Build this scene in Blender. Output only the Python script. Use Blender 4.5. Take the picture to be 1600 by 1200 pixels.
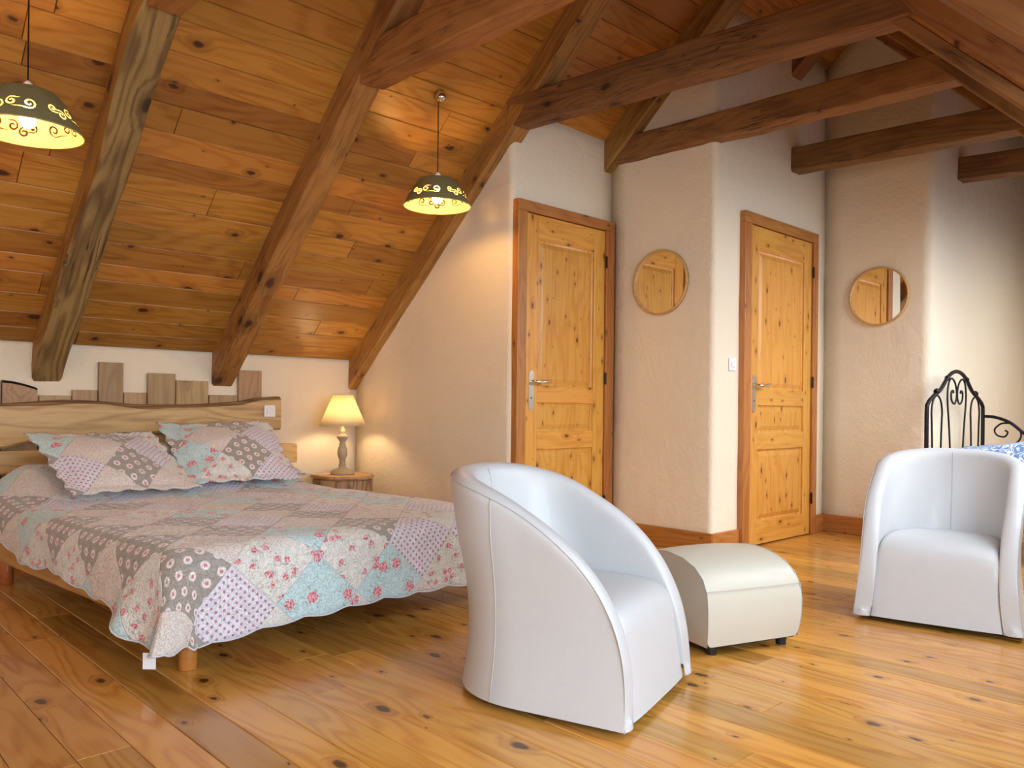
import bpy, bmesh, math, random
from mathutils import Vector, Matrix, noise
random.seed(7)
PI = math.pi
for o in list(bpy.data.objects): bpy.data.objects.remove(o)
S = bpy.context.scene
COL = S.collection
R = math.radians

# ------------------------------------------------------------------ camera
cam_d = bpy.data.cameras.new('camera'); cam = bpy.data.objects.new('camera', cam_d); COL.objects.link(cam)
cam_d.sensor_width = 36.0; cam_d.lens = 1250 / 1600 * 36.0; cam_d.shift_y = 36 / 1600
cam_d.clip_start = 0.02
cam.matrix_world = Matrix.Translation((0, 0, .873)) @ Matrix.Rotation(R(46.5), 4, 'Z') @ Matrix.Rotation(R(90), 4, 'X') @ Matrix.Rotation(R(.63), 4, 'Z')
S.camera = cam

# ------------------------------------------------------------------ world, daylight, added fill, exposure
w = bpy.data.worlds.new('sky'); S.world = w; w.use_nodes = True
w.node_tree.nodes['Background'].inputs[0].default_value = (.62, .78, 1, 1)
w.node_tree.nodes['Background'].inputs[1].default_value = 1.0
S.view_settings.view_transform = 'Standard'; S.view_settings.look = 'None'
S.view_settings.gamma = 1.0; S.view_settings.use_curve_mapping = False
S.view_settings.exposure = 0.24

def area(name, loc, direction, sx, sy, power, col, spread=180):
    l = bpy.data.lights.new(name, 'AREA'); l.shape = 'RECTANGLE'; l.size = sx; l.size_y = sy
    l.energy = power; l.color = col; l.spread = R(spread)
    o = bpy.data.objects.new(name, l); COL.objects.link(o)
    o.location = loc; o.rotation_euler = Vector(direction).to_track_quat('-Z', 'Y').to_euler()
    return o
DAY = (.66, .83, 1.0); ROOF = (.88, .94, 1.0)
area('daylight_dormer', (1.12, .675, 1.02), (-1, 0, -.02), 2.4, .98, 98, DAY)
for yw, sw, pw, cw in ((2.70, .68, 8, ROOF), (3.70, .60, 6, ROOF), (4.68, .70, 20, ROOF), (5.72, .70, 9, (.85, .92, 1)), (6.85, .90, 9, (1, .97, .92))):  # last two roof windows are added to brighten the far right wall
    area('daylight_roof_window', (-.37, yw, 1.805), (-1, 0, -1), sw, 1.15, pw, cw, 125)
area('added_gable_fill', (-2.3, -2.30, 1.55), (0, 1, -.05), 2.6, 1.5, 20, (1.0, .78, .58))  # added warm fill for the mirror walls and the near chair side

# ------------------------------------------------------------------ room dimensions
XK = -5.133; MS = .875; ZK = 1.20             # knee wall, left slope
def zl(x): return ZK + MS * (x - XK)
def zr(x): return 1.45 - x
XD1, Y3, Y4, XD2, Y5, XR = -3.46, 3.266, 4.19, -2.66, 5.64, -1.934
TRUSS = [.11, 1.14, 2.17, 3.20, 4.11, 5.12, 6.13]
YN, YF, XE = -2.4, 7.9, .75
ANG = math.atan(MS); RIDGE = (1.45 - ZK + MS * XK) / (1 + MS)

# ------------------------------------------------------------------ node helpers
class NT:
    def __init__(s, name):
        s.m = bpy.data.materials.new(name); s.m.use_nodes = True; s.t = s.m.node_tree; s.n = s.t.nodes; s.l = s.t.links
        s.b = s.n['Principled BSDF']; s.out = s.n['Material Output']
    def put(s, inp, v):
        if isinstance(v, bpy.types.NodeSocket): s.l.new(v, inp)
        elif v is not None:
            if hasattr(inp.default_value, '__len__') and not hasattr(v, '__len__'): v = (v,) * len(inp.default_value)
            if hasattr(v, '__len__') and len(inp.default_value) == 4 and len(v) == 3: v = (*v, 1)
            inp.default_value = v
    def math(s, op, a, b=None, c=None, clamp=False):
        n = s.n.new('ShaderNodeMath'); n.operation = op; n.use_clamp = clamp
        for i, v in enumerate((a, b, c)): s.put(n.inputs[i], v) if v is not None else None
        return n.outputs[0]
    def vec(s, op, a, b=None):
        n = s.n.new('ShaderNodeVectorMath'); n.operation = op
        s.put(n.inputs[0], a)
        if b is not None: s.put(n.inputs[1], b)
        return n.outputs['Value'] if op in ('LENGTH', 'DOT_PRODUCT', 'DISTANCE') else n.outputs[0]
    def sep(s, v):
        n = s.n.new('ShaderNodeSeparateXYZ'); s.l.new(v, n.inputs[0]); return n.outputs
    def comb(s, x=0, y=0, z=0):
        n = s.n.new('ShaderNodeCombineXYZ')
        for i, v in enumerate((x, y, z)): s.put(n.inputs[i], v)
        return n.outputs[0]
    def mix(s, f, a, b, blend='MIX'):
        n = s.n.new('ShaderNodeMix'); n.data_type = 'RGBA'; n.blend_type = blend
        s.put(n.inputs[0], f); s.put(n.inputs[6], a); s.put(n.inputs[7], b); return n.outputs[2]
    def noise(s, v, scale=5, detail=3, rough=.55, dist=0, dim='3D'):
        n = s.n.new('ShaderNodeTexNoise'); n.noise_dimensions = dim
        s.put(n.inputs['Vector'], v); n.inputs['Scale'].default_value = scale; n.inputs['Detail'].default_value = detail
        n.inputs['Roughness'].default_value = rough; n.inputs['Distortion'].default_value = dist
        return n.outputs
    def vor(s, v, scale=5, dim='2D', feature='F1', rand=1):
        n = s.n.new('ShaderNodeTexVoronoi'); n.voronoi_dimensions = dim; n.feature = feature
        s.put(n.inputs['Vector'], v); n.inputs['Scale'].default_value = scale; n.inputs['Randomness'].default_value = rand
        return n.outputs
    def white(s, v, dim='2D'):
        n = s.n.new('ShaderNodeTexWhiteNoise'); n.noise_dimensions = dim
        if dim == '1D': s.put(n.inputs['W'], v)
        else: s.put(n.inputs['Vector'], v)
        return n.outputs
    def ramp(s, f, stops):
        n = s.n.new('ShaderNodeValToRGB'); s.put(n.inputs[0], f); e = n.color_ramp.elements
        while len(e) < len(stops): e.new(.5)
        for i, (p, c) in enumerate(stops): e[i].position = p; e[i].color = (*c, 1) if len(c) == 3 else c
        return n.outputs[0]
    def step(s, v, a, b):       # smooth 0..1 between a and b
        n = s.n.new('ShaderNodeMapRange'); n.interpolation_type = 'SMOOTHSTEP'
        s.put(n.inputs[0], v); n.inputs[1].default_value = a; n.inputs[2].default_value = b; return n.outputs[0]
    def bump(s, h, strength=.3, dist=.01, normal=None):
        n = s.n.new('ShaderNodeBump'); n.inputs['Strength'].default_value = strength; n.inputs['Distance'].default_value = dist
        s.l.new(h, n.inputs['Height'])
        if normal: s.l.new(normal, n.inputs['Normal'])
        return n.outputs[0]
    def coord(s, which='Object'):
        n = s.n.new('ShaderNodeTexCoord'); return n.outputs[which]
    def rnd(s):
        n = s.n.new('ShaderNodeObjectInfo'); return n.outputs['Random']
    def fin(s, col, rough=.5, normal=None, **kw):
        s.put(s.b.inputs['Base Color'], col); s.put(s.b.inputs['Roughness'], rough)
        if normal: s.l.new(normal, s.b.inputs['Normal'])
        for k, v in kw.items(): s.put(s.b.inputs[k.replace('_', ' ')], v)
        return s.m

def wood(name, light, mid, dark, knot=(.10, .035, .01), rough=.45, knots=.55, ksz=1.0, figure=.5, vary=.25, crack=0, bump=.15, coat=0, huevar=.02, kscale=(2.4, 4.2)):
    s = NT(name); r = s.rnd()
    off = s.comb(s.math('MULTIPLY', r, 91.7), s.math('MULTIPLY', r, 37.3), s.math('MULTIPLY', r, 53.1))
    p = s.vec('ADD', s.coord('Object'), off)
    X, Y, Z = s.sep(p)
    wv = s.math('ADD', Y, s.math('MULTIPLY', Z, 1.31))
    # knots
    kc = s.comb(s.math('MULTIPLY', X, kscale[0]), s.math('MULTIPLY', wv, kscale[1]), 0)
    wob = s.vec('MULTIPLY', s.noise(p, 22, 2)[1], (.10, .10, 0))
    v = s.vor(s.vec('ADD', kc, wob), 1.0)
    cr = s.sep(v['Color'])
    rad = s.math('MULTIPLY', s.math('MULTIPLY_ADD', s.math('MULTIPLY', cr[1], cr[1]), .11, .022), ksz)
    gate = s.math('LESS_THAN', cr[0], knots)
    dn = s.math('DIVIDE', v['Distance'], rad)
    kn = s.math('MULTIPLY', s.math('SUBTRACT', 1.0, s.step(dn, .55, 1.15)), gate)
    halo = s.math('MULTIPLY', s.math('SUBTRACT', 1.0, s.step(dn, .9, 3.2)), gate)
    # grain figure: rings bent round the knots
    low = s.noise(s.vec('MULTIPLY', p, (.9, 5, 5)), 1.0, 2)[0]
    ringc = s.math('ADD', s.math('ADD', s.math('MULTIPLY', wv, 6.0), s.math('MULTIPLY', low, 7.0)), s.math('MULTIPLY', halo, .9))
    ring = s.math('MULTIPLY_ADD', s.math('SINE', s.math('MULTIPLY', ringc, 9.0)), .5, .5)
    ring = s.math('POWER', ring, 1.7)
    streak = s.noise(s.vec('MULTIPLY', p, (1.6, 60, 60)), 1.0, 4, .6)[0]
    f = s.math('ADD', s.math('MULTIPLY', ring, figure), s.math('MULTIPLY', s.math('SUBTRACT', streak, .5), 1.1))
    f = s.math('ADD', f, s.math('MULTIPLY', s.math('SUBTRACT', low, .5), .7))
    col = s.ramp(f, [(0, light), (.45, mid), (1, dark)])
    h = s.n.new('ShaderNodeHueSaturation')
    r2 = s.white(s.math('MULTIPLY', r, 771.3), '1D')[0]; r3 = s.white(s.math('MULTIPLY', r, 331.7), '1D')[0]
    s.put(h.inputs['Hue'], s.math('MULTIPLY_ADD', r3, huevar, .5 - huevar / 2))
    s.put(h.inputs['Value'], s.math('MULTIPLY_ADD', r2, vary * 2, 1 - vary)); s.put(h.inputs['Color'], col)
    col = h.outputs[0]
    col = s.mix(s.math('MULTIPLY', halo, .45), col, dark)
    col = s.mix(s.math('MULTIPLY', kn, .92), col, knot)
    hgt = s.math('ADD', streak, s.math('MULTIPLY', ring, .4))
    if crack:
        ck = s.noise(s.vec('MULTIPLY', p, (1.1, 26, 26)), 1.0, 3, .65, .4)[0]
        cm = s.math('SUBTRACT', 1.0, s.step(s.math('ABSOLUTE', s.math('SUBTRACT', ck, .5)), .0, .018))
        cm = s.math('MULTIPLY', cm, s.step(s.noise(p, 2.3, 2)[0], .50, .62))
        col = s.mix(s.math('MULTIPLY', cm, crack), col, (.04, .016, .006))
        blotch = s.step(s.noise(s.vec('MULTIPLY', p, (2.5, 9, 9)), 1.0, 4)[0], .45, .72)
        col = s.mix(s.math('MULTIPLY', blotch, crack * .6), col, dark)
        hgt = s.math('SUBTRACT', hgt, s.math('MULTIPLY', cm, 2.0))
    return s.fin(col, rough, s.bump(hgt, bump, .004), Coat_Weight=coat, Coat_Roughness=.12)

def plain(name, col, rough=.5, metal=0, nscale=40, var=.06, bump=.0, **kw):
    s = NT(name); nz = s.noise(s.coord('Object'), nscale, 3)[0]
    c = s.mix(nz, tuple(max(0, a * (1 - var)) for a in col), tuple(min(1, a * (1 + var)) for a in col))
    return s.fin(c, rough, s.bump(nz, bump, .003) if bump else None, Metallic=metal, **kw)

M = {}
M['floor'] = wood('floor_pine', (.63, .305, .062), (.53, .225, .038), (.32, .108, .015), knot=(.055, .017, .006), rough=.27, knots=.6, figure=.48, vary=.24, bump=.06, coat=.25, ksz=.95, huevar=.012, kscale=(3.6, 6.5))
M['ceil'] = wood('ceiling_pine', (.44, .185, .029), (.36, .134, .0175), (.19, .055, .007), knot=(.045, .012, .004), rough=.42, knots=.85, figure=.45, vary=.27, bump=.08, huevar=.012, ksz=.8, kscale=(3.0, 5.2))
M['beam'] = wood('beam_oak', (.37, .168, .038), (.27, .108, .021), (.115, .039, .008), knot=(.05, .016, .006), rough=.6, knots=.5, figure=.35, vary=.12, crack=.8, bump=.45, huevar=.02)
M['beamdark'] = wood('beam_old_oak', (.28, .132, .036), (.20, .085, .021), (.085, .033, .010), knot=(.03, .01, .005), rough=.7, knots=.4, figure=.3, vary=.15, crack=.9, bump=.6)
M['beamrough'] = wood('beam_waney_edge', (.33, .19, .065), (.22, .115, .036), (.085, .042, .015), knot=(.035, .014, .006), rough=.7, knots=.5, figure=.6, vary=.02, crack=1.0, bump=.9)
M['door'] = wood('door_pine', (.70, .33, .058), (.60, .235, .034), (.43, .14, .016), knot=(.13, .035, .008), rough=.32, knots=.8, ksz=1.0, figure=.28, vary=.07, bump=.05, kscale=(5.6, 12), huevar=.012)
M['doorframe'] = wood('door_frame_pine', (.47, .19, .042), (.37, .135, .027), (.22, .066, .012), knot=(.07, .02, .006), rough=.38, knots=.4, ksz=.6, figure=.35, vary=.06, bump=.06, kscale=(4, 9))
M['bedwood'] = wood('bed_pine', (.66, .36, .12), (.56, .27, .08), (.38, .16, .04), rough=.4, knots=.25, figure=.4, vary=.06)
M['leg'] = wood('bed_leg_beech', (.52, .19, .05), (.45, .14, .032), (.34, .09, .02), rough=.25, knots=0, figure=.3, vary=.05)
M['plank'] = wood('headboard_walnut', (.60, .38, .165), (.49, .285, .115), (.27, .15, .065), knot=(.12, .06, .03), rough=.5, knots=.15, figure=.55, vary=.05, crack=.15, bump=.12)
M['bark'] = wood('live_edge', (.30, .16, .07), (.20, .10, .04), (.09, .04, .02), rough=.8, knots=.3, figure=.6, vary=.05, crack=.5, bump=.5)
M['board'] = wood('headboard_board_oak', (.42, .265, .125), (.34, .20, .088), (.22, .12, .05), knot=(.1, .05, .03), rough=.55, knots=.12, figure=.4, vary=.16)
M['logside'] = wood('log_side', (.52, .34, .18), (.40, .245, .12), (.2, .115, .055), rough=.65, knots=.1, figure=.8, vary=.03, crack=.4, bump=.4)

def plaster():
    s = NT('lime_plaster'); p = s.coord('Object')
    n1 = s.noise(p, 9, 5, .6)[0]; n2 = s.noise(p, 55, 4, .65, .6)[0]; n3 = s.noise(p, 1.6, 3)[0]
    h = s.math('ADD', s.math('MULTIPLY', n1, 1.0), s.math('MULTIPLY', n2, .35))
    c = s.mix(n3, (.86, .745, .575), (.80, .675, .50))
    return s.fin(c, .85, s.bump(h, .55, .018))
M['plaster'] = plaster()
M['grout'] = plain('board_gap_dark', (.07, .028, .01), .9)
def leather(name, col):
    s = NT(name); p = s.coord('Object')
    v = s.vor(p, 260, '3D', 'DISTANCE_TO_EDGE')['Distance']; n = s.noise(p, 6, 4)[0]
    h = s.math('ADD', s.math('MULTIPLY', s.step(v, 0, .2), .25), s.math('MULTIPLY', n, .6))
    c = s.mix(n, tuple(a * .94 for a in col), col)
    return s.fin(c, .36, s.bump(h, .22, .006), Coat_Weight=.1)
M['leather'] = leather('white_leather', (.60, .60, .605))
M['leather2'] = leather('cream_leather', (.60, .56, .465))
M['seam'] = plain('seam_piping', (.48, .47, .45), .4)
M['black'] = plain('black_plastic', (.012, .011, .012), .5)
M['steel'] = plain('brushed_steel', (.72, .70, .66), .28, 1.0)
M['chrome'] = plain('chrome', (.85, .84, .82), .12, 1.0)
M['mirror'] = plain('mirror_glass', (.95, .95, .94), .015, 1.0, var=.0)
M['mframe'] = wood('mirror_frame_oak', (.62, .38, .14), (.52, .29, .09), (.38, .19, .05), rough=.45, knots=0, figure=.3, vary=.03)
M['iron'] = plain('black_iron', (.022, .020, .022), .42, .7, bump=.2)
M['white'] = plain('white_plastic', (.82, .81, .79), .35)
M['lampwood'] = plain('limed_wood', (.44, .365, .25), .6, nscale=70, var=.25, bump=.3)
M['brasscream'] = plain('cream_metal', (.70, .58, .33), .4)
M['shadeout'] = plain('olive_metal', (.20, .175, .075), .5, var=.12)
M['shadein'] = plain('cream_enamel', (.46, .34, .15), .5)

def emitter(name, col, strength):
    s = NT(name); e = s.n.new('ShaderNodeEmission'); e.inputs[0].default_value = (*col, 1); e.inputs[1].default_value = strength
    nz = s.noise(s.coord('Object'), 3, 1)[0]
    s.put(e.inputs[0], s.mix(nz, col, tuple(a * .97 for a in col)))
    s.l.new(e.outputs[0], s.out.inputs[0]); return s.m
M['bulb'] = emitter('pendant_bulb', (1, .58, .19), 230)
M['bulb2'] = emitter('lamp_bulb', (1, .76, .44), 170)
def lampshade():
    s = NT('lamp_shade_fabric'); p = s.coord('Object'); n = s.noise(s.vec('MULTIPLY', p, (1, 1, 1)), 180, 3)[0]
    c = s.mix(n, (.90, .80, .58), (.84, .73, .50))
    d = s.n.new('ShaderNodeBsdfDiffuse'); t = s.n.new('ShaderNodeBsdfTranslucent'); mx = s.n.new('ShaderNodeMixShader')
    s.put(d.inputs[0], c); s.put(t.inputs[0], c); mx.inputs[0].default_value = .55
    s.l.new(d.outputs[0], mx.inputs[1]); s.l.new(t.outputs[0], mx.inputs[2]); s.l.new(mx.outputs[0], s.out.inputs[0]); return s.m
M['lampshade'] = lampshade()
def glass():
    s = NT('window_glass'); g = s.n.new('ShaderNodeBsdfGlossy'); t = s.n.new('ShaderNodeBsdfTransparent'); mx = s.n.new('ShaderNodeMixShader')
    g.inputs['Roughness'].default_value = .02; n = s.noise(s.coord('Object'), 2, 1)[0]
    s.put(t.inputs[0], s.mix(n, (.97, .99, 1), (.95, .98, .99)))
    mx.inputs[0].default_value = .06
    s.l.new(t.outputs[0], mx.inputs[1]); s.l.new(g.outputs[0], mx.inputs[2]); s.l.new(mx.outputs[0], s.out.inputs[0]); return s.m
M['glass'] = glass()

def patchwork(name, cell=.235, quilt=1.0):
    s = NT(name); U, V, _ = s.sep(s.coord('UV'))
    a = s.math('MULTIPLY', s.math('ADD', U, V), .7071 / cell); b = s.math('MULTIPLY', s.math('SUBTRACT', U, V), .7071 / cell)
    ia = s.math('FLOOR', a); ib = s.math('FLOOR', b)
    k = s.math('FLOORED_MODULO', s.math('ADD', s.math('MULTIPLY', ia, 2), s.math('MULTIPLY', ib, 3)), 5)
    k = s.math('FLOORED_MODULO', s.math('ADD', k, s.math('FLOOR', s.math('MULTIPLY', s.white(s.comb(ia, ib, 0))[0], 1.6))), 5)
    uv = s.comb(U, V, 0)
    # taupe with cream ovals
    row = s.math('FLOOR', s.math('DIVIDE', V, .052)); gx = s.math('SUBTRACT', s.math('FRACT', s.math('ADD', s.math('DIVIDE', U, .058), s.math('MULTIPLY', row, .5))), .5)
    gy = s.math('SUBTRACT', s.math('FRACT', s.math('DIVIDE', V, .052)), .5)
    wobn = s.math('MULTIPLY', s.math('SUBTRACT', s.noise(uv, 160, 2)[0], .5), .16)
    d = s.math('ADD', s.vec('LENGTH', s.comb(s.math('MULTIPLY', gx, 1.15), gy, 0)), wobn)
    taupe = s.mix(s.noise(uv, 90, 2)[0], (.35, .30, .26), (.42, .37, .325))
    c0 = s.mix(s.math('SUBTRACT', 1, s.step(d, .29, .33)), taupe, (.86, .78, .74))
    c0 = s.mix(s.math('SUBTRACT', 1, s.step(d, .10, .15)), c0, (.62, .24, .24))
    # roses on a ground
    def roses(ground, scale, thr, dens):
        wob = s.vec('MULTIPLY', s.vec('SUBTRACT', s.noise(uv, 70, 3)[1], (.5, .5, .5)), (.022, .022, 0))
        v = s.vor(s.vec('ADD', uv, wob), scale); cr = s.sep(v['Color'])
        on = s.math('LESS_THAN', cr[0], dens)
        petals = s.noise(uv, 130, 2)[0]
        rose = s.mix(s.step(petals, .38, .60), (.62, .06, .11), (.90, .52, .54))
        m1 = s.math('MULTIPLY', s.math('SUBTRACT', 1, s.step(v['Distance'], thr * .85, thr)), on)
        leafm = s.math('MULTIPLY', s.math('MULTIPLY', s.step(s.noise(uv, 85, 1)[0], .56, .60), s.math('SUBTRACT', 1, s.step(v['Distance'], thr * 1.9, thr * 2.2))), on)
        vine = s.math('SUBTRACT', 1, s.step(s.math('ABSOLUTE', s.math('SUBTRACT', s.noise(uv, 16, 1)[0], .5)), .0, .010))
        c = s.mix(s.math('MULTIPLY', vine, .35), ground, (.36, .42, .36))
        c = s.mix(s.math('MULTIPLY', leafm, .7), c, (.33, .42, .33))
        return s.mix(m1, c, rose)
    c1 = roses((.58, .755, .76), 13, .30, .55)
    c4 = roses((.80, .765, .70), 20, .26, .6)
    # lilac with a grid of small flowers
    g2 = s.vec('SUBTRACT', s.vec('FRACTION', s.vec('MULTIPLY', s.comb(s.math('ADD', U, V), s.math('SUBTRACT', U, V), 0), (33, 33, 0))), (.5, .5, 0))
    d2 = s.math('ADD', s.vec('LENGTH', g2), wobn)
    c2 = s.mix(s.math('SUBTRACT', 1, s.step(d2, .20, .27)), (.80, .76, .83), (.46, .24, .31))
    # cream with tiny speckled sprigs
    sp = s.step(s.noise(uv, 150, 2, .6)[0], .55, .62)
    c3 = s.mix(s.math('MULTIPLY', sp, .75), (.80, .715, .645), (.52, .33, .32))
    col = c0
    for i, c in enumerate((c1, c2, c3, c4)):
        col = s.mix(s.math('COMPARE', k, i + 1, .25), col, c)
    # seams between patches, stippled quilting
    fa = s.math('ABSOLUTE', s.math('SUBTRACT', s.math('FRACT', a), .5)); fb = s.math('ABSOLUTE', s.math('SUBTRACT', s.math('FRACT', b), .5))
    seam = s.step(s.math('MAXIMUM', fa, fb), .485, .5)
    st = s.noise(uv, 42, 1, .5, 1.4)[0]
    q = s.math('SUBTRACT', 1, s.step(s.math('ABSOLUTE', s.math('SUBTRACT', st, .5)), .0, .07))
    h = s.math('ADD', s.math('ADD', q, seam), s.math('MULTIPLY', s.noise(uv, 320, 2)[0], .3))
    hh = s.math('MULTIPLY', h, -1)
    return s.fin(col, .8, s.bump(hh, .6 * quilt, .008), Sheen_Weight=.45, Sheen_Roughness=.4)
M['quilt'] = patchwork('patchwork_quilt'); M['sham'] = patchwork('patchwork_sham', .21)
M['hem'] = plain('quilt_binding', (.62, .64, .68), .8)
def bluecloth():
    s = NT('blue_leaf_print'); uv = s.coord('Object')
    n = s.noise(s.vec('MULTIPLY', uv, (1, 1, 1)), 14, 3, .6, 2.5)[0]
    m = s.step(s.math('ABSOLUTE', s.math('SUBTRACT', n, .5)), .015, .06)
    return s.fin(s.mix(m, (.72, .78, .86), (.13, .24, .47)), .8, s.bump(n, .3, .01))
M['blue'] = bluecloth()
M['whitecloth'] = plain('white_cotton', (.82, .81, .80), .85, bump=.3)

# ------------------------------------------------------------------ mesh helpers
def link(name, me, mat, parent=None, mtx=None, smooth=False):
    o = bpy.data.objects.new(name, me); COL.objects.link(o)
    if mat is not None and not me.materials: me.materials.append(M[mat] if isinstance(mat, str) else mat)
    if parent: o.parent = parent
    if mtx is not None: o.matrix_local = mtx
    if smooth: me.polygons.foreach_set('use_smooth', [True] * len(me.polygons))
    return o
def pyd(name, V, F, uv=None):
    me = bpy.data.meshes.new(name); me.from_pydata([tuple(v) for v in V], [], F); me.validate(); me.update()
    if uv:
        l = me.uv_layers.new(name='UVMap')
        for lp in me.loops: l.data[lp.index].uv = uv[lp.vertex_index]
    return me
def fixn(me):
    bm = bmesh.new(); bm.from_mesh(me); bmesh.ops.remove_doubles(bm, verts=bm.verts, dist=1e-5); bmesh.ops.recalc_face_normals(bm, faces=bm.faces); bm.to_mesh(me); bm.free(); return me
def tag(o, label, cat, group=None):
    o['label'] = label; o['category'] = cat
    if group: o['group'] = group
    return o
def struct(o): o['kind'] = 'structure'; return o
def empty(name, loc=(0, 0, 0), rz=0):
    o = bpy.data.objects.new(name, None); COL.objects.link(o); o.location = loc; o.rotation_euler = (0, 0, rz); o.empty_display_size = .1; return o
def box(a, b, bev=0, seg=2):
    bm = bmesh.new(); bmesh.ops.create_cube(bm, size=1)
    for v in bm.verts: v.co = Vector([(a[i] + b[i]) / 2 + v.co[i] * (b[i] - a[i]) for i in range(3)])
    if bev: bmesh.ops.bevel(bm, geom=bm.edges[:], offset=bev, segments=seg, affect='EDGES', profile=.5)
    me = bpy.data.meshes.new('box'); bm.to_mesh(me); bm.free(); return me
def frame_mtx(o, x, z):
    x = Vector(x).normalized(); z = Vector(z); z = (z - x * z.dot(x)).normalized(); y = z.cross(x)
    m = Matrix.Identity(4)
    for i in range(3): m[i][0], m[i][1], m[i][2], m[i][3] = x[i], y[i], z[i], o[i]
    return m
def plank(L, W, T, ch=.003):
    """board along local X (0..L), width Y (0..W), face at Z=T with chamfered long and end edges; 12 verts"""
    cs = [(0, 0), (W, 0), (W, T - ch), (W - ch, T), (ch, T), (0, T - ch)]
    V = [(0 if y in (0, W) else ch * .5, y, z) for y, z in cs] + [(L if y in (0, W) else L - ch * .5, y, z) for y, z in cs]
    F = [(i, (i + 1) % 6, (i + 1) % 6 + 6, i + 6) for i in range(6)] + [(5, 4, 3, 2, 1, 0), (6, 7, 8, 9, 10, 11)]
    return fixn(pyd('plank', V, F))
def beam_mesh(L, W, H, seed=0, rough=.006, ch=.012, wav=0, ends=(0, 0)):
    """hewn timber along local X, Y centred, Z from 0 (underside) to H; ends = extra shear of the end cuts"""
    n = max(6, int(L / .12)); cs = [(-W/2 + ch, 0), (W/2 - ch, 0), (W/2, ch), (W/2, H - ch), (W/2 - ch, H), (-W/2 + ch, H), (-W/2, H - ch), (-W/2, ch)]
    V = []
    for i in range(n + 1):
        x = L * i / n
        for k, (y, z) in enumerate(cs):
            q = Vector((x * 3.1 + seed * 17, k * 3.3, seed)); nz = noise.noise(q); n2 = noise.noise(q * 2.7 + Vector((9, 4, 2)))
            dy = nz * rough + (noise.noise(Vector((x * 1.7, seed * 7, 3 if y > 0 else 11))) * wav if z < H * .6 else 0)
            dz = n2 * rough * (1 if z < H / 2 else .3)
            sh = (ends[0] if i == 0 else ends[1] if i == n else 0) * z
            V.append((x + sh, y + dy, z + dz))
    F = [(i*8+k, i*8+(k+1) % 8, (i+1)*8+(k+1) % 8, (i+1)*8+k) for i in range(n) for k in range(8)]
    F += [tuple(range(7, -1, -1)), tuple(n*8+k for k in range(8))]
    return fixn(pyd('beam', V, F))
def tube_geo(P, r, n=8, closed=False):
    P = [Vector(p) for p in P]; V = []; F = []; N = len(P); prev = None
    rr = r if hasattr(r, '__len__') else [r] * N
    for i, p in enumerate(P):
        d = (P[(i+1) % N] - P[i-1]) if closed else (P[min(i+1, N-1)] - P[max(i-1, 0)])
        d.normalize()
        if prev is None:
            a = Vector((0, 0, 1)) if abs(d.z) < .9 else Vector((1, 0, 0)); u = d.cross(a).normalized()
        else: u = (prev - d * prev.dot(d)).normalized()
        prev = u; w_ = d.cross(u)
        for k in range(n):
            t = 2 * PI * k / n; V.append(p + (u * math.cos(t) + w_ * math.sin(t)) * rr[i])
    for i in range(N if closed else N - 1):
        j = (i + 1) % N
        for k in range(n): F.append((i*n+k, i*n+(k+1) % n, j*n+(k+1) % n, j*n+k))
    if not closed: F += [tuple(range(n-1, -1, -1)), tuple((N-1)*n+k for k in range(n))]
    return V, F
def tube(P, r, n=8, closed=False): return pyd('tube', *tube_geo(P, r, n, closed))
def tubes(L):
    V, F = [], []
    for a in L:
        v, f = tube_geo(*a); b = len(V); V += v; F += [tuple(b + i for i in q) for q in f]
    return pyd('tubes', V, F)
def lathe(prof, n=32, cap=True):
    V = []; F = []
    for r, z in prof:
        for k in range(n): V.append((r * math.cos(2*PI*k/n), r * math.sin(2*PI*k/n), z))
    m = len(prof)
    for i in range(m - 1):
        for k in range(n): F.append((i*n+k, i*n+(k+1) % n, (i+1)*n+(k+1) % n, (i+1)*n+k))
    if cap: F += [tuple(range(n-1, -1, -1)), tuple((m-1)*n+k for k in range(n))]
    return pyd('lathe', V, F)
def bez(pts, n=10):
    """Catmull-Rom through points"""
    P = [Vector(p) for p in pts]; P = [2*P[0]-P[1]] + P + [2*P[-1]-P[-2]]; out = []
    for i in range(1, len(P) - 2):
        for k in range(n):
            t = k / n; a, b, c, d = P[i-1], P[i], P[i+1], P[i+2]
            out.append(.5*((2*b) + (c-a)*t + (2*a-5*b+4*c-d)*t*t + (3*b-a-3*c+d)*t**3))
    out.append(P[-2]); return out
def subsurf(o, lv=1):
    m = o.modifiers.new('subdivision', 'SUBSURF'); m.levels = lv; m.render_levels = lv; return o

# ------------------------------------------------------------------ floor
flo = struct(link('floor', box((XK - .05, YN, -.12), (XE + .05, YF, -.022)), 'grout'))
BW = .128; y = -.7; row = 0
while y < 6.7:
    x = XK + .0 - random.random() * 1.4
    while x < XE:
        L = random.uniform(1.5, 2.7); x0 = max(x, XK + .003); x1 = min(x + L, XE)
        xmin_vis = -9
        if x1 - x0 > .1 and not (y > Y3 + .15 and x1 < XD1) and not (y > Y4 + .15 and x1 < XD2) and not (y > Y5 + .15 and x1 < XR):
            link('floor_board', plank(x1 - x0 - .001, BW - .0015, .022, .0022), 'floor', flo, Matrix.Translation((x0, y, -.022)))
        x += L
    y += BW; row += 1
link('floor_rear', box((XK, YN, -.022), (XE, -.70, 0)), 'floor', flo); link('floor_far', box((XR, 6.70, -.022), (XE, YF, 0)), 'floor', flo)

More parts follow.
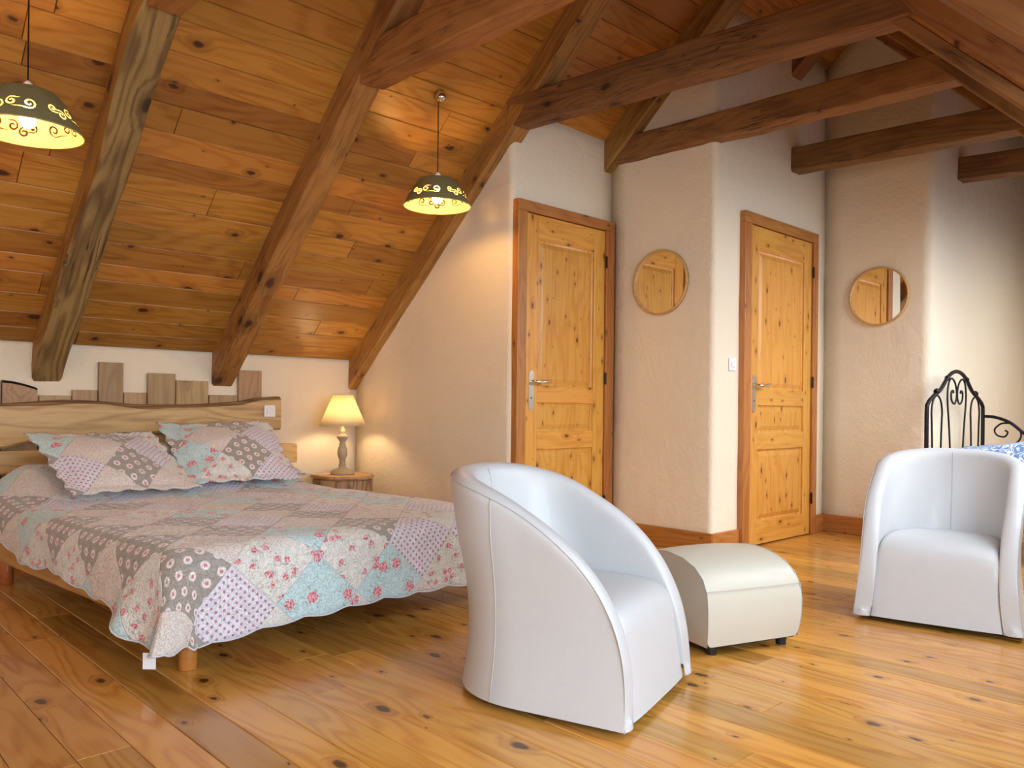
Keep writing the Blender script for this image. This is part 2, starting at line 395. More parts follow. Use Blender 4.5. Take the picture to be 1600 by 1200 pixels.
# ------------------------------------------------------------------ plaster walls
def wall_sheet(name, plan, rnd=(), thick=.12, rad=.035, dz=.05, ztop=None):
    """vertical wall along a plan polyline (room on the left-hand side of travel is behind), convex corners rounded"""
    pts = []
    for i, p in enumerate(plan):
        p = Vector(p)
        if i in rnd:
            a = (Vector(plan[i-1]) - p).normalized(); b = (Vector(plan[i+1]) - p).normalized(); c = p + (a + b) * rad
            for k in range(7):
                t = k / 6 * PI / 2; pts.append(c - b * rad * math.cos(t) - a * rad * math.sin(t))
        else: pts.append(p)
    fine = [pts[0]]
    for p, q in zip(pts, pts[1:]):
        m = max(1, int((q - p).length / .12))
        for k in range(1, m + 1): fine.append(p.lerp(q, k / m))
    NZ = 22; V = []; F = []
    for i, p in enumerate(fine):
        t = (fine[min(i+1, len(fine)-1)] - fine[max(i-1, 0)]).normalized(); nrm = Vector((t.y, -t.x))
        zt = ztop if ztop else min(zl(p.x), zr(p.x)) + dz
        for k in range(NZ + 1):
            z = zt * k / NZ
            q = p + nrm * .006 * noise.noise(Vector((p.x * 2.2, p.y * 2.2, z * 2.2)))
            V.append((q.x, q.y, z))
    n = NZ + 1
    for i in range(len(fine) - 1):
        for k in range(NZ): F.append((i*n+k, (i+1)*n+k, (i+1)*n+k+1, i*n+k+1))
    o = struct(link(name, pyd(name, V, F), 'plaster', smooth=True))
    m = o.modifiers.new('thickness', 'SOLIDIFY'); m.thickness = thick; m.offset = -1
    return o
wall_sheet('wall_left', [(XK, YN), (XK, Y3 + .02)], dz=.03)
wall_sheet('wall_lamp_side', [(XK, Y3), (XD1, Y3), (XD1, Y4 + .02)], (1,))
wall_sheet('wall_mirror_side', [(XD1, Y4), (XD2, Y4), (XD2, Y5 + .02)], (1,))
wall_sheet('wall_far_side', [(XD2, Y5), (XR, Y5), (XR, YF)], (1,), rad=.06)
wall_sheet('wall_far', [(XR, YF), (XE, YF)])
wall_sheet('wall_right', [(XE, YF), (XE, 2.10)], dz=.02)
wall_sheet('wall_right', [(XE, -.75), (XE, YN)], dz=.02)
def slab(name, a, b, mat='plaster', parent=None):
    o = link(name, box(a, b), mat, parent)
    return o if parent else struct(o)
# unseen rear gable; window opening added for the warm fill light
slab('wall_rear', (XK, YN - .14, 0), (XE, YN, .80)); slab('wall_rear', (XK, YN - .14, .80), (-3.65, YN, 3.2)); slab('wall_rear', (-.95, YN - .14, .80), (XE, YN, 2.4)); slab('wall_rear', (-3.65, YN - .14, 2.32), (-.95, YN, 3.8))
# dormer behind the camera
slab('wall_dormer', (1.20, -.75, 0), (1.32, 2.10, .50)); slab('wall_dormer', (1.20, -.75, 1.54), (1.32, 2.10, 1.70))
slab('wall_dormer', (1.20, 1.97, .50), (1.32, 2.10, 1.54)); slab('wall_dormer', (1.20, -.75, .50), (1.32, -.60, 1.54))
def tri_cheek(y0, y1):
    P = [(-.20, 1.65), (1.32, 1.65), (1.32, 0), (.70, 0), (.70, .75)]
    V = [(x, y0, z) for x, z in P] + [(x, y1, z) for x, z in P]; n = len(P)
    F = [tuple(range(n)), tuple(range(2*n-1, n-1, -1))] + [(i, (i+1) % n, (i+1) % n + n, i + n) for i in range(n)]
    struct(link('wall_dormer', fixn(pyd('cheek', V, F)), 'plaster'))
tri_cheek(2.10, 2.16); tri_cheek(-.81, -.75)
slab('ceiling_dormer', (-.20, -.75, 1.64), (1.32, 2.10, 1.70)); slab('floor_dormer', (XE, -.75, -.12), (1.32, 2.10, 0), 'floor')  # unseen dormer ceiling, set low to keep window light off the upper rafters
def window(name, mtx, W, H):
    e = struct(empty(name)); e.matrix_world = mtx
    for a, b in (((-W/2, -H/2, -.03), (-W/2 + .05, H/2, .03)), ((W/2 - .05, -H/2, -.03), (W/2, H/2, .03)), ((-W/2 + .05, -H/2, -.03), (W/2 - .05, -H/2 + .05, .03)), ((-W/2 + .05, H/2 - .05, -.03), (W/2 - .05, H/2, .03)), ((-.025, -H/2 + .05, -.03), (.025, H/2 - .05, .03))):
        link('window_frame', box(a, b, .004, 1), 'doorframe', e)
    for s_ in (-1, 1):
        link('pane', box((min(.025*s_, (W/2-.05)*s_), -H/2 + .05, -.004), (max(.025*s_, (W/2-.05)*s_), H/2 - .05, .004)), 'glass', e)
window('window_1', frame_mtx((1.26, .685, 1.02), (0, 1, 0), (1, 0, 0)), 2.57, 1.04)
window('window_2', frame_mtx((-2.3, YN - .07, 1.56), (1, 0, 0), (0, -1, 0)), 2.7, 1.52)  # window added to carry the gable fill light

# ------------------------------------------------------------------ ceiling: boarded slopes
def slope_slab(name, x0, x1, zf, y0, y1, t=.06, mat='grout'):
    V = [(x, y, zf(x) + .025 + d) for d in (0, t) for x, y in ((x0, y0), (x1, y0), (x1, y1), (x0, y1))]
    F = [(0, 3, 2, 1), (4, 5, 6, 7), (0, 1, 5, 4), (1, 2, 6, 5), (2, 3, 7, 6), (3, 0, 4, 7)]
    return struct(link(name, fixn(pyd(name, V, F)), mat))
cl = slope_slab('ceiling', XK - .1, RIDGE, zl, YN, YF)
cr_ = slope_slab('ceiling_right', RIDGE, -.86, zr, YN, YF)
slope_slab('ceiling_right', .12, XE + .05, zr, 2.10, YF, mat='plaster'); slope_slab('ceiling_right', -.86, XE + .05, zr, YN, -.75, mat='plaster')
slope_slab('ceiling_right', -.86, -.17, zr, -.75, 2.10, mat='plaster')
for a, b in ((2.10, 2.34), (3.06, 3.38), (4.02, 4.30), (5.06, 5.34), (6.10, 6.38), (7.32, YF)): slope_slab('ceiling_right', -.86, .12, zr, a, b, mat='plaster')
for i, (yc, wd) in enumerate(((2.70, .72), (3.70, .64), (4.68, .76), (5.72, .76), (6.85, .94))):  # last two added along with their lamps, to light the far right wall
    window('window_%d' % (i + 3), frame_mtx((-.37 + .045, yc, 1.82 + .045), (0, 1, 0), (1, 0, 1)), wd, 1.40)
ca, sa = math.cos(ANG), math.sin(ANG); s_ = 0
while True:
    wdt = random.choice((.115, .135, .15, .165, .18)); x = XK + s_ * ca
    if x > RIDGE - .05: break
    yend = 3.36 if x + wdt * ca < XD1 - .02 else 4.28 if x + wdt * ca < XD2 - .02 else 5.72 if x < XR else 7.2
    yy = -.9 - random.random() * 1.3
    while yy < yend:
        L = random.choice((.9, 1.6, 2.0, 2.3, 2.6)); y1 = min(yy + L, yend); y0 = max(yy, -1.0)
        if y1 - y0 > .15:
            m = frame_mtx((x - .0, y0, zl(x) + .022 + random.uniform(-.0015, .0015)), (0, 1, 0), (sa, 0, -ca))
            link('ceiling_board', plank(y1 - y0 - .001, wdt - .001, .022, .004), 'ceil', cl, m)
        yy += L
    s_ += wdt
# (frame_mtx: local Y runs up the slope) right-hand slope
s_ = 0
while s_ < 2.0:
    wdt = random.choice((.12, .14, .16, .18)); x = RIDGE + s_ * .7071
    if x + wdt * .7071 > -.87: break
    yy = -1.0
    while yy < 7.0:
        L = random.choice((1.8, 2.2, 2.6)); y1 = min(yy + L, 7.2)
        m = frame_mtx((x, y1, zr(x) + .022), (0, -1, 0), (-.7071, 0, -.7071))
        link('ceiling_board', plank(y1 - yy - .001, wdt - .001, .022, .004), 'ceil', cr_, m)
        yy += L
    s_ += wdt

# ------------------------------------------------------------------ timber frame
DEP = .21
def left_rafter(y0, wdt, xs, label, seed, wav=0, mat='beam'):
    z = lambda x: zl(x) - DEP
    p0 = Vector((xs, y0 + wdt/2, z(xs))); p1 = Vector((RIDGE + .02, y0 + wdt/2, z(RIDGE + .02)))
    L = (p1 - p0).length; H = DEP * ca + .012
    o = link('timber_rafter', beam_mesh(L, wdt, H, seed, .005, .010, wav, ends=(MS * .0, 0)), mat, None, frame_mtx(p0, p1 - p0, (-sa, 0, ca)))
    if wav:
        o.data.materials.append(M['beamrough'])
        for p in o.data.polygons:
            if p.normal.z < -.3: p.material_index = 1
    return tag(o, label, 'rafter', 'left slope rafters')
left_rafter(TRUSS[1], .15, XK - .02, 'rough wavy-edged wooden rafter right of the nearer pendant lamp, ending above the headboard', 2, .035)
left_rafter(TRUSS[2], .14, XK - .02, 'square wooden rafter with a long crack, ending above the right end of the headboard', 3)
left_rafter(TRUSS[3], .14, XK - .02, 'wooden rafter along the sloping top of the wall, ending above the table lamp', 4)
left_rafter(TRUSS[4], .14, XD1 - .08, 'short dark rafter ending at the corner above the left round mirror', 5)
left_rafter(TRUSS[5], .14, XD2 - .05, 'stub of rafter high above the right pine door', 6)
def right_rafter(y0, wdt, label, seed, batten=True, mat='beam'):
    z = lambda x: 1.13 - x
    xa, xb = RIDGE - .02, .40
    e = empty('timber_rafter', (xb, y0 + wdt/2, z(xb))); tag(e, label, 'rafter', 'right slope rafters')
    p0 = Vector((xa, 0, z(xa))) - Vector((xb, 0, z(xb))); p1 = Vector((0, 0, 0)); L = (p1 - p0).length
    m = frame_mtx(p0, p1 - p0, (.7071, 0, .7071))
    if batten: link('lower_batten', beam_mesh(L, wdt * .72, .05, seed, .002, .006), 'beamdark', e, m)
    link('rafter_timber', beam_mesh(L, wdt,   .182, seed + 3, .004, .012), mat, e, m @ Matrix.Translation((0, 0, .048)))
    return e
right_rafter(TRUSS[2], .14, 'large dark rafter in the top right corner of the picture', 21, False, 'beamdark')
right_rafter(TRUSS[3], .14, 'golden sawn rafter sloping down at the top right, meeting the second long tie beam', 22)
right_rafter(TRUSS[4], .13, 'dark rafter behind the golden one, meeting the third tie beam', 23)
right_rafter(TRUSS[5], .13, 'dark rafter far behind, meeting the short tie beam above the right mirror', 24)
def tie(y0, wdt, xa, xb, za, zb, H, label, seed, mat='beamdark', rough=.008):
    p0 = Vector((xa, y0 + wdt/2, za)); p1 = Vector((xb, y0 + wdt/2, zb)); L = (p1 - p0).length
    o = link('tie_beam', beam_mesh(L, wdt, H, seed, rough, .008, .008), mat, None, frame_mtx(p0, p1 - p0, (0, 0, 1)))
    return tag(o, label, 'beam', 'horizontal tie beams')
tie(TRUSS[1], .14, -3.36, -1.18, 2.475, 2.44, .18, 'tie beam just showing at the top left, above the wavy-edged rafter', 31, 'beam')
tie(TRUSS[2], .14, -3.40, -1.18, 2.47, 2.44, .19, 'long tie beam above the further pendant lamp, leaving the top edge of the picture', 32, 'beam')
tie(TRUSS[3], .13, -3.45, -1.18, 2.517, 2.395, .17, 'long dark tie beam above the left pine door, ending at the golden rafter', 33)
tie(TRUSS[4] + .02, .13, -3.48, -1.18, 2.50, 2.455, .155, 'dark tie beam running along the wall above the left round mirror', 34, rough=.012)
tie(TRUSS[5], .13, XD2 - .06, -1.16, 2.505, 2.45, .16, 'tie beam starting from the wall above the right pine door', 35)
tie(TRUSS[6], .13, XR - .05, -1.14, 2.505, 2.46, .16, 'short tie beam end at the right edge above the iron bed', 36)

# ------------------------------------------------------------------ baseboards
def bboard(name, a, b, nrm, h=.125, t=.018):
    a, b = Vector((*a, 0)), Vector((*b, 0)); n = Vector((*nrm, 0))
    d = b - a; m = frame_mtx(a, d, (0, 0, 1))
    y = m.to_3x3() @ Vector((0, 1, 0)); s2 = 1 if y.dot(n) > 0 else -1
    link_o = struct(link(name, box((0, min(0, s2 * t), 0), (d.length, max(0, s2 * t), h), .004, 2), 'doorframe', None, m)); return link_o
bboard('baseboard_lamp_side', (XK, Y3), (XD1 - .02, Y3), (0, -1)); bboard('baseboard_left', (XK, -1.6), (XK, Y3), (1, 0))
bboard('baseboard_mirror_side', (XD1 + .02, Y4), (XD2 + .012, Y4), (0, -1)); bboard('baseboard_mirror_side', (XD2, Y4 - .012), (XD2, 4.475), (1, 0))
bboard('baseboard_far_side', (XD2, 5.47), (XD2, Y5), (1, 0)); bboard('baseboard_far_side', (XD2, Y5), (XR + .01, Y5), (0, -1)); bboard('baseboard_far_side', (XR, Y5), (XR, YF), (1, 0))

# ------------------------------------------------------------------ doors
def door(name, x, o0, o1, l0, l1, top, hl, z_leaf=2.045):
    e = struct(empty(name, (x + .012, o0, 0)))
    W = o1 - o0
    def vert(nm, y0, y1, z0, z1, d0, d1, mat, par=e, bev=.004):     # local X down
        return link(nm, box((0, y0, d0), (z1 - z0, y1, d1), bev, 2), mat, par, frame_mtx((0, 0, z1), (0, 0, -1), (1, 0, 0)) if par is e else None)
    a, b = l0 - o0, l1 - o0
    vert('door_frame', 0, a - .004, 0, z_leaf + .004, -.03, .030, 'doorframe'); vert('door_frame', b + .004, W, 0, z_leaf + .004, -.03, .030, 'doorframe')
    def hor(nm, y0, y1, z0, z1, d0, d1, mat, bev=.004):             # local X along y
        return link(nm, box((0, 0, d0), (y1 - y0, z1 - z0, d1), bev, 2), mat, e, frame_mtx((0, y0, z0), (0, 1, 0), (1, 0, 0)))
    hor('door_frame', 0, W, z_leaf + .004, top, -.03, .030, 'doorframe')
    SW = .105
    vert('stile', a, a + SW, .008, z_leaf, -.02, .016, 'door'); vert('stile', b - SW, b, .008, z_leaf, -.02, .016, 'door')
    for z0, z1 in ((.008, .155), (.615, .725), (.90, 1.005), (1.895, z_leaf)): hor('rail', a + SW, b - SW, z0, z1, -.02, .0155, 'door')
    for z0, z1 in ((.155, .615), (.725, .90), (1.005, 1.895)):
        # raised panel: slab with a wide bevelled border
        y0, y1 = a + SW, b - SW; i1, i2 = .014, .040
        V = []; F = []
        for ins, d in ((0, .004), (i1, .000), (i2, .0105), (i2 + .004, .0115)):
            V += [(z0 + ins - z0, y0 + ins, d), (z1 - ins - z0, y0 + ins, d), (z1 - ins - z0, y1 - ins, d), (z0 + ins - z0, y1 - ins, d)]
        for r_ in range(3):
            for k in range(4): F.append((r_*4+k, r_*4+(k+1) % 4, r_*4+4+(k+1) % 4, r_*4+4+k))
        F.append((12, 13, 14, 15))
        link('panel', fixn(pyd('panel', V, F)), 'door', e, frame_mtx((0, 0, z1), (0, 0, -1), (1, 0, 0)))
    # handle: long steel plate, lever, keyhole
    hy = a + .05
    bm = bmesh.new(); bmesh.ops.create_circle(bm, cap_ends=True, segments=24, radius=.02)
    for v in bm.verts: v.co = Vector((v.co.x + (.10 if v.co.x > 0 else -.10), v.co.y, 0))
    ex = bmesh.ops.extrude_face_region(bm, geom=bm.faces[:]); bmesh.ops.translate(bm, verts=[v for v in ex['geom'] if isinstance(v, bmesh.types.BMVert)], vec=(0, 0, .006))
    bmesh.ops.recalc_face_normals(bm, faces=bm.faces)
    me = bpy.data.meshes.new('plate'); bm.to_mesh(me); bm.free()
    hp = link('handle_plate', me, 'steel', e, frame_mtx((.0155, hy, .975), (0, 0, -1), (1, 0, 0)))
    hp['label'] = 'long rounded steel handle plate'
    lv = link('lever', tube(bez([(-.055, 0, .0), (-.055, 0, .03), (-.052, .012, .048), (-.050, .05, .052), (-.058, .09, .052), (-.060, .125, .046)], 6), [.010]*6 + [.009]*25, 10), 'chrome', hp, smooth=True)
    link('keyhole', lathe([(.0055, .0055), (.0055, .0066)], 12), 'black', hp, Matrix.Translation((.045, 0, 0)))
    for hz in (.22, 1.03, 1.80):
        link('hinge', lathe([(.0, 0), (.007, 0), (.007, .07), (.004, .078), (0, .08)], 12, False), 'iron', e, Matrix.Translation((.03, b + .002, hz)))
    return e
door('door_1', XD1, 3.282, 4.178, 3.362, 4.092, 2.115, 0)
door('door_2', XD2, 4.475, 5.462, 4.562, 5.385, 2.118, 0)

# ------------------------------------------------------------------ round mirrors
def mirror(x, y, z, r, label):
    e = tag(empty('round_mirror', (x, y, z)), label, 'mirror', 'round wall mirrors')
    m = Matrix.Rotation(R(90), 4, 'X')
    link('mirror_frame', lathe([(r - .012, 0), (r, .0), (r, .024), (r - .003, .027), (r - .010, .027), (r - .012, .024), (r - .012, 0)], 64, False), 'mframe', e, m, True)
    link('mirror_glass', lathe([(r - .011, .006), (r - .011, .012)], 64), 'mirror', e, m)
mirror(-3.045, Y4, 1.675, .208, 'round oak-framed mirror on the wall between the two pine doors')
mirror(-2.268, Y5, 1.665, .203, 'round oak-framed mirror to the right of both pine doors, above the rear armchair')

def switch(name, mtx, label):
    e = tag(empty(name), label, 'switch', 'white wall switches'); e.matrix_world = mtx
    link('cover_plate', box((-.04, -.04, 0), (.04, .04, .009), .004, 2), 'white', e)
    link('rocker', box((-.021, -.021, .008), (.021, .021, .0125), .003, 2), 'white', e)
    link('rocker_ring', tube([(.016*math.cos(t*PI/8), .016*math.sin(t*PI/8), .0125) for t in range(16)], .0016, 6, True), 'white', e)
switch('light_switch', frame_mtx((XD2 + .002, 4.395, 1.152), (0, 1, 0), (1, 0, 0)), 'white light switch on the plaster left of the right pine door')

# ------------------------------------------------------------------ headboard (fixed to the low wall)
HB = tag(empty('headboard', (XK + .003, 1.6, 0)), 'live-edge wooden headboard plank with uneven upright boards behind it, on the low wall', 'headboard')
def rel(o, loc): return Matrix.Translation(Vector(loc) - o.location)
# upright boards: y0, y1, top z
for y0, y1, zt in ((.80, .985, .985), (1.17, 1.335, .91), (1.34, 1.475, .945), (1.48, 1.618, 1.112), (1.622, 1.755, .935), (1.76, 1.93, 1.058), (1.934, 2.14, 1.018), (2.144, 2.335, .93), (2.34, 2.505, 1.098)):
    link('upright_board', box((0, 0, 0), (zt - .35, y1 - y0 - .002, .022 + random.uniform(0, .008)), .003, 1), 'board', HB, frame_mtx((0, y0 - 1.6, zt), (0, 0, -1), (1, 0, 0)))
def curved_board():
    n = 10; V = []; F = []
    for i in range(n + 1):
        t = i / n; yy = .99 - 1.6 + .17 * t; zt = .988 - .038 * t ** 1.7
        V += [(0, yy, .35), (.034, yy, .35), (.034, yy, zt - .012), (.024, yy, zt), (0, yy, zt + .004)]
    for i in range(n):
        for k in range(5): F.append((i*5+k, i*5+(k+1) % 5, (i+1)*5+(k+1) % 5, (i+1)*5+k))
    F += [(0, 1, 2, 3, 4), tuple(n*5+k for k in (4, 3, 2, 1, 0))]
    me = fixn(pyd('curved_board', V, F)); me.materials.append(M['board']); me.materials.append(M['iron'])
    for p in me.polygons:
        if p.normal.z > .4: p.material_index = 1
    return me
link('upright_board', curved_board(), None, HB)
def live_plank(y0, y1, ztop, zbot, x0, x1):
    n = 60; V = []; F = []; prof = 7
    for i in range(n + 1):
        y = y0 + (y1 - y0) * i / n; f = i / n
        zt = ztop(y) + .004 * noise.noise(Vector((y * 6, 1, 2))); zb = zbot(y) + .005 * noise.noise(Vector((y * 5, 8, 2)))
        e1 = .020 + .010 * noise.noise(Vector((y * 4, 3, 9)))
        V += [(x0, y, zb), (x1 - .016, y, zb), (x1, y, zb + .014), (x1 + .002, y, (zb + zt) / 2), (x1, y, zt - e1), (x1 - .022, y, zt), (x0, y, zt + .003)]
    for i in range(n):
        for k in range(prof): F.append((i*prof+k, i*prof+(k+1) % prof, (i+1)*prof+(k+1) % prof, (i+1)*prof+k))
    F += [tuple(range(prof)), tuple(n*prof+k for k in range(prof-1, -1, -1))]
    V = [(v[1], -v[0], v[2]) for v in V]        # local X along the plank
    me = fixn(pyd('live_plank', V, F)); me.materials.append(M['plank']); me.materials.append(M['bark'])
    for p in me.polygons:
        if p.normal.z > .45: p.material_index = 1
    return me
def interp(T, y):
    if y <= T[0][0]: return T[0][1]
    for (a, p), (b, q) in zip(T, T[1:]):
        if y <= b: return p + (q - p) * smooth01((y - a) / (b - a))
    return T[-1][1]
def smooth01(t): t = max(0, min(1, t)); return t*t*(3-2*t)
ztop = lambda y: interp([(.5, .85), (.967, .862), (1.33, .884), (1.75, .862), (1.95, .862), (2.3, .885), (2.5, .92), (2.61, .926)], y)
zbot = lambda y: interp([(.5, .60), (.967, .615), (1.15, .655), (1.6, .685), (2.1, .695), (2.61, .70)], y)
hp = link('live_edge_plank', live_plank(.35 - 1.6, 2.605 - 1.6, lambda y: ztop(y + 1.6), lambda y: zbot(y + 1.6), .04, .105), None, HB, Matrix.Rotation(R(90), 4, 'Z'))
link('lower_plank', box((0, -.10, 0), (2.15, -.03, .13), .008, 2), 'plank', HB, Matrix.Translation((0, 2.735 - 1.6 - 2.15, .475)) @ Matrix.Rotation(R(90), 4, 'Z'))
switch('bedside_switch', frame_mtx((XK + .112, 2.518, .828), (0, 1, 0), (1, 0, 0)), 'white bedside switch on the right end of the headboard plank')

# ------------------------------------------------------------------ bed
BA = R(5.0); BL, BWD = 2.10, 1.58
e1 = Vector((math.cos(BA), math.sin(BA), 0)); e2 = Vector((-math.sin(BA), math.cos(BA), 0))
leg = Vector((-2.635, 1.045, 0))
O = leg + e1 * .075 - e2 * .075 - e1 * BL        # near head corner of the frame
BED = tag(empty('double_bed', O, BA), 'low pine double bed with round legs under the patchwork quilt', 'bed')
# local: x head->foot 0..BL, y near->far 0..BWD
ZR0, ZR1 = .115, .285
link('side_rail', box((0, .035, ZR0), (BL, .065, ZR1), .006, 2), 'bedwood', BED); link('side_rail', box((0, BWD - .065, ZR0), (BL, BWD - .035, ZR1), .006, 2), 'bedwood', BED)
link('end_rail', box((0, -.015, 0), (BWD - .13, .015, ZR1 - ZR0), .006, 2), 'bedwood', BED, Matrix.Translation((BL - .05, .065, ZR0)) @ Matrix.Rotation(R(90), 4, 'Z'))
link('end_rail', box((0, -.015, 0), (BWD - .13, .015, ZR1 - ZR0), .006, 2), 'bedwood', BED, Matrix.Translation((.05, .065, ZR0)) @ Matrix.Rotation(R(90), 4, 'Z'))
for lx, ly in ((BL - .075, .075), (BL - .075, BWD - .085), (.22, .075), (.22, BWD - .085)):
    link('leg', lathe([(0, 0), (.026, 0), (.029, .004), (.029, .25)], 24, True), 'leg', BED, Matrix.Translation((lx, ly, 0)), True)
link('mattress', box((.02, .05, .26), (BL - .05, BWD - .05, .385), .07, 4), 'whitecloth', BED)

# quilt
def smooth01(t): t = max(0, min(1, t)); return t*t*(3-2*t)
QZ = .405; RR = .085
def ztopq(x, y):
    hump = .155 * smooth01((.62 - x) / .50) * (1 - .55 * smooth01((.10 - x) / .12))
    mid = 1 - .25 * math.exp(-((y - BWD/2) / .12) ** 2)
    edge = smooth01((y + .02) / .22) * smooth01((BWD + .02 - y) / .22)
    z = QZ + hump * mid * (.25 + .75 * edge)
    z += .006 * noise.noise(Vector((x * 3, y * 3, 1))) + .004 * noise.noise(Vector((x * 9, y * 7, 4)))
    return z
def quilt_mesh():
    V = []; F = []; UV = []
    x0, x1, y0, y1 = .0, BL - .05, .045, BWD - .045
    NX, NY = 84, 64
    def add(p, uv): V.append(p); UV.append(uv); return len(V) - 1
    gx = [x0 + (x1 - x0) * i / NX for i in range(NX + 1)]; gy = [y0 + (y1 - y0) * j / NY for j in range(NY + 1)]
    G = [[add((x, y, ztopq(x, y)), (x, y)) for y in gy] for x in gx]
    for i in range(NX):
        for j in range(NY): F.append((G[i][j], G[i+1][j], G[i+1][j+1], G[i][j+1]))
    # perimeter stations: (base vertex index, outward normal, hem length, fold phase)
    st = []
    NC = 26
    for i in range(NX + 1): st.append((G[i][0], (0, -1), gx[i], 'n'))
    for k in range(1, NC): t = k / NC * PI / 2; st.append((G[NX][0], (math.sin(t), -math.cos(t)), t, 'c1'))
    for j in range(NY + 1): st.append((G[NX][j], (1, 0), gy[j], 'f'))
    for k in range(1, NC): t = k / NC * PI / 2; st.append((G[NX][NY], (math.cos(t), math.sin(t)), t, 'c2'))
    for i in range(NX, -1, -1): st.append((G[i][NY], (0, 1), gx[i], 's'))
    NS = 18; prev = None; hem = []
    for idx, (b, n, q, kind) in enumerate(st):
        bx, by, bz = V[b]; u0, v0 = UV[b]
        sc = .012 * abs(math.sin(idx * .42)) 
        if kind == 'n':
            fl_ = smooth01((q - (BL - .42)) / .28); bump_ = math.exp(-((q - (BL - .21)) / .085) ** 2)
            h = .205 + .05 * smooth01((q - .2) / 1.3) + .015 * math.sin(q * 9) + .105 * fl_ + max(0, bz - QZ) * .7
            amp = .014 * math.sin(q * 15 + 1) * smooth01(q / .3) * (1 - fl_) + .075 * bump_; flare = .016 + .02 * fl_
        elif kind == 'f': h = .335 + .012 * math.sin(q * 5 + 1); amp = .012 * math.sin(q * 8 + 2) * smooth01(q / .2); flare = .02
        elif kind == 's': h = .30; amp = .014 * math.sin(q * 12); flare = .02
        else:
            f = q / (PI / 2); bell = math.sin(PI * f)
            h = .345 + .040 * bell ** .8
            if kind == 'c1': amp = bell * (.055 * math.cos(f * 2 * PI * 1.5 + 2.6)); flare = .036 * (1 - f) + .02 * f + .060 * bell; h -= .01 * f
            else: amp = bell * .03 * math.cos(f * 2 * PI * 1.5); flare = .02 + .05 * bell
        h += sc
        ring = [b]
        for j in range(1, NS + 1):
            s2 = h * j / NS
            a = min(s2 / RR, PI / 2); out = RR * math.sin(a); dz = RR * (1 - math.cos(a)); rest = max(0, s2 - RR * PI / 2)
            g = rest / h
            out += (flare * g + amp * smooth01(g * 1.2)); dz += rest * (1 - .12 * (flare + abs(amp)) / .06 * g)
            nz = .0035 * noise.noise(Vector((bx * 14, by * 14 + q, s2 * 14)))
            ring.append(add((bx + n[0] * (out + nz), by + n[1] * (out + nz), max(.012, bz - dz)), (u0 + n[0] * s2, v0 + n[1] * s2)))
        if prev:
            for j in range(NS):
                q4 = (prev[j], ring[j], ring[j+1], prev[j+1]); q4 = tuple(dict.fromkeys(q4))
                if len(q4) > 2: F.append(q4)
        prev = ring; hem.append(V[ring[-1]])
    me = pyd('quilt', V, F, UV)
    bm = bmesh.new(); bm.from_mesh(me); bmesh.ops.recalc_face_normals(bm, faces=bm.faces)
    if sum(f.normal.z for f in bm.faces) < 0: bmesh.ops.reverse_faces(bm, faces=bm.faces)
    bm.to_mesh(me); bm.free()
    return me, hem
qm, hem = quilt_mesh()
QU = tag(link('patchwork_quilt', qm, 'quilt', None, Matrix.Translation(O) @ Matrix.Rotation(BA, 4, 'Z'), True), 'floral patchwork quilt in taupe, aqua and lilac draped over the bed', 'quilt')
mo = QU.modifiers.new('thickness', 'SOLIDIFY'); mo.thickness = .007; mo.offset = -1
link('hem_binding', tube(hem, .003, 6), 'hem', QU, None, True)
c1 = min(hem, key=lambda p: abs(p[0] - BL - .02) + abs(p[1] + .09))
link('care_tag', box((-.02, -.001, -.05), (.02, .001, .0), 0), 'whitecloth', QU, Matrix.Translation((c1[0], c1[1], c1[2] + .006)) @ Matrix.Rotation(R(40), 4, 'Z'))

# pillows
def pillow_mesh(w, h, t, seed):
    n = 36; V = []; F = []; UV = []; fl = .055
    for side in (1, -1):
        for i in range(n + 1):
            for j in range(n + 1):
                a, b = -1 + 2*i/n, -1 + 2*j/n
                # scalloped edge + slightly pinched sides
                ex = 1 + .028 * math.cos(b * PI * 5.5) * smooth01((abs(a) - .8) / .2) - .05 * (1 - b*b) * abs(a) ** 3
                ey = 1 + .028 * math.cos(a * PI * 5.5) * smooth01((abs(b) - .8) / .2) - .05 * (1 - a*a) * abs(b) ** 3
                x, y = a * w/2 * ex, b * h/2 * ey
                fa, fb = max(0, 1 - abs(a) / (1 - 2*fl/w)), max(0, 1 - abs(b) / (1 - 2*fl/h))
                z = t * (min(1, fa * 1.0) ** .5) * (min(1, fb * 1.0) ** .5) + .004
                z += .006 * noise.noise(Vector((x * 12, y * 12, seed))) * (1 if fa * fb > 0 else .3)
                warp = .02 * noise.noise(Vector((x * 3, y * 3, seed + 5))) + .03 * (max(0, -b) ** 2) * 0
                V.append((x, y, side * z + warp)); UV.append((x + seed * 1.37, y + seed * .71))
    N = (n + 1) ** 2
    for s2 in (0, 1):
        for i in range(n):
            for j in range(n):
                q = (s2*N + i*(n+1)+j, s2*N + (i+1)*(n+1)+j, s2*N + (i+1)*(n+1)+j+1, s2*N + i*(n+1)+j+1)
                F.append(q if s2 == 0 else q[::-1])
    B = [i*(n+1) for i in range(n+1)] + [n*(n+1)+j for j in range(1, n+1)] + [i*(n+1)+n for i in range(n-1, -1, -1)] + [j for j in range(n-1, 0, -1)]
    for k in range(len(B)): a, b = B[k], B[(k+1) % len(B)]; F.append((b, a, a + N, b + N))
    me = pyd('pillow', V, F, UV)
    bm = bmesh.new(); bm.from_mesh(me); bmesh.ops.recalc_face_normals(bm, faces=bm.faces); bm.to_mesh(me); bm.free()
    return me
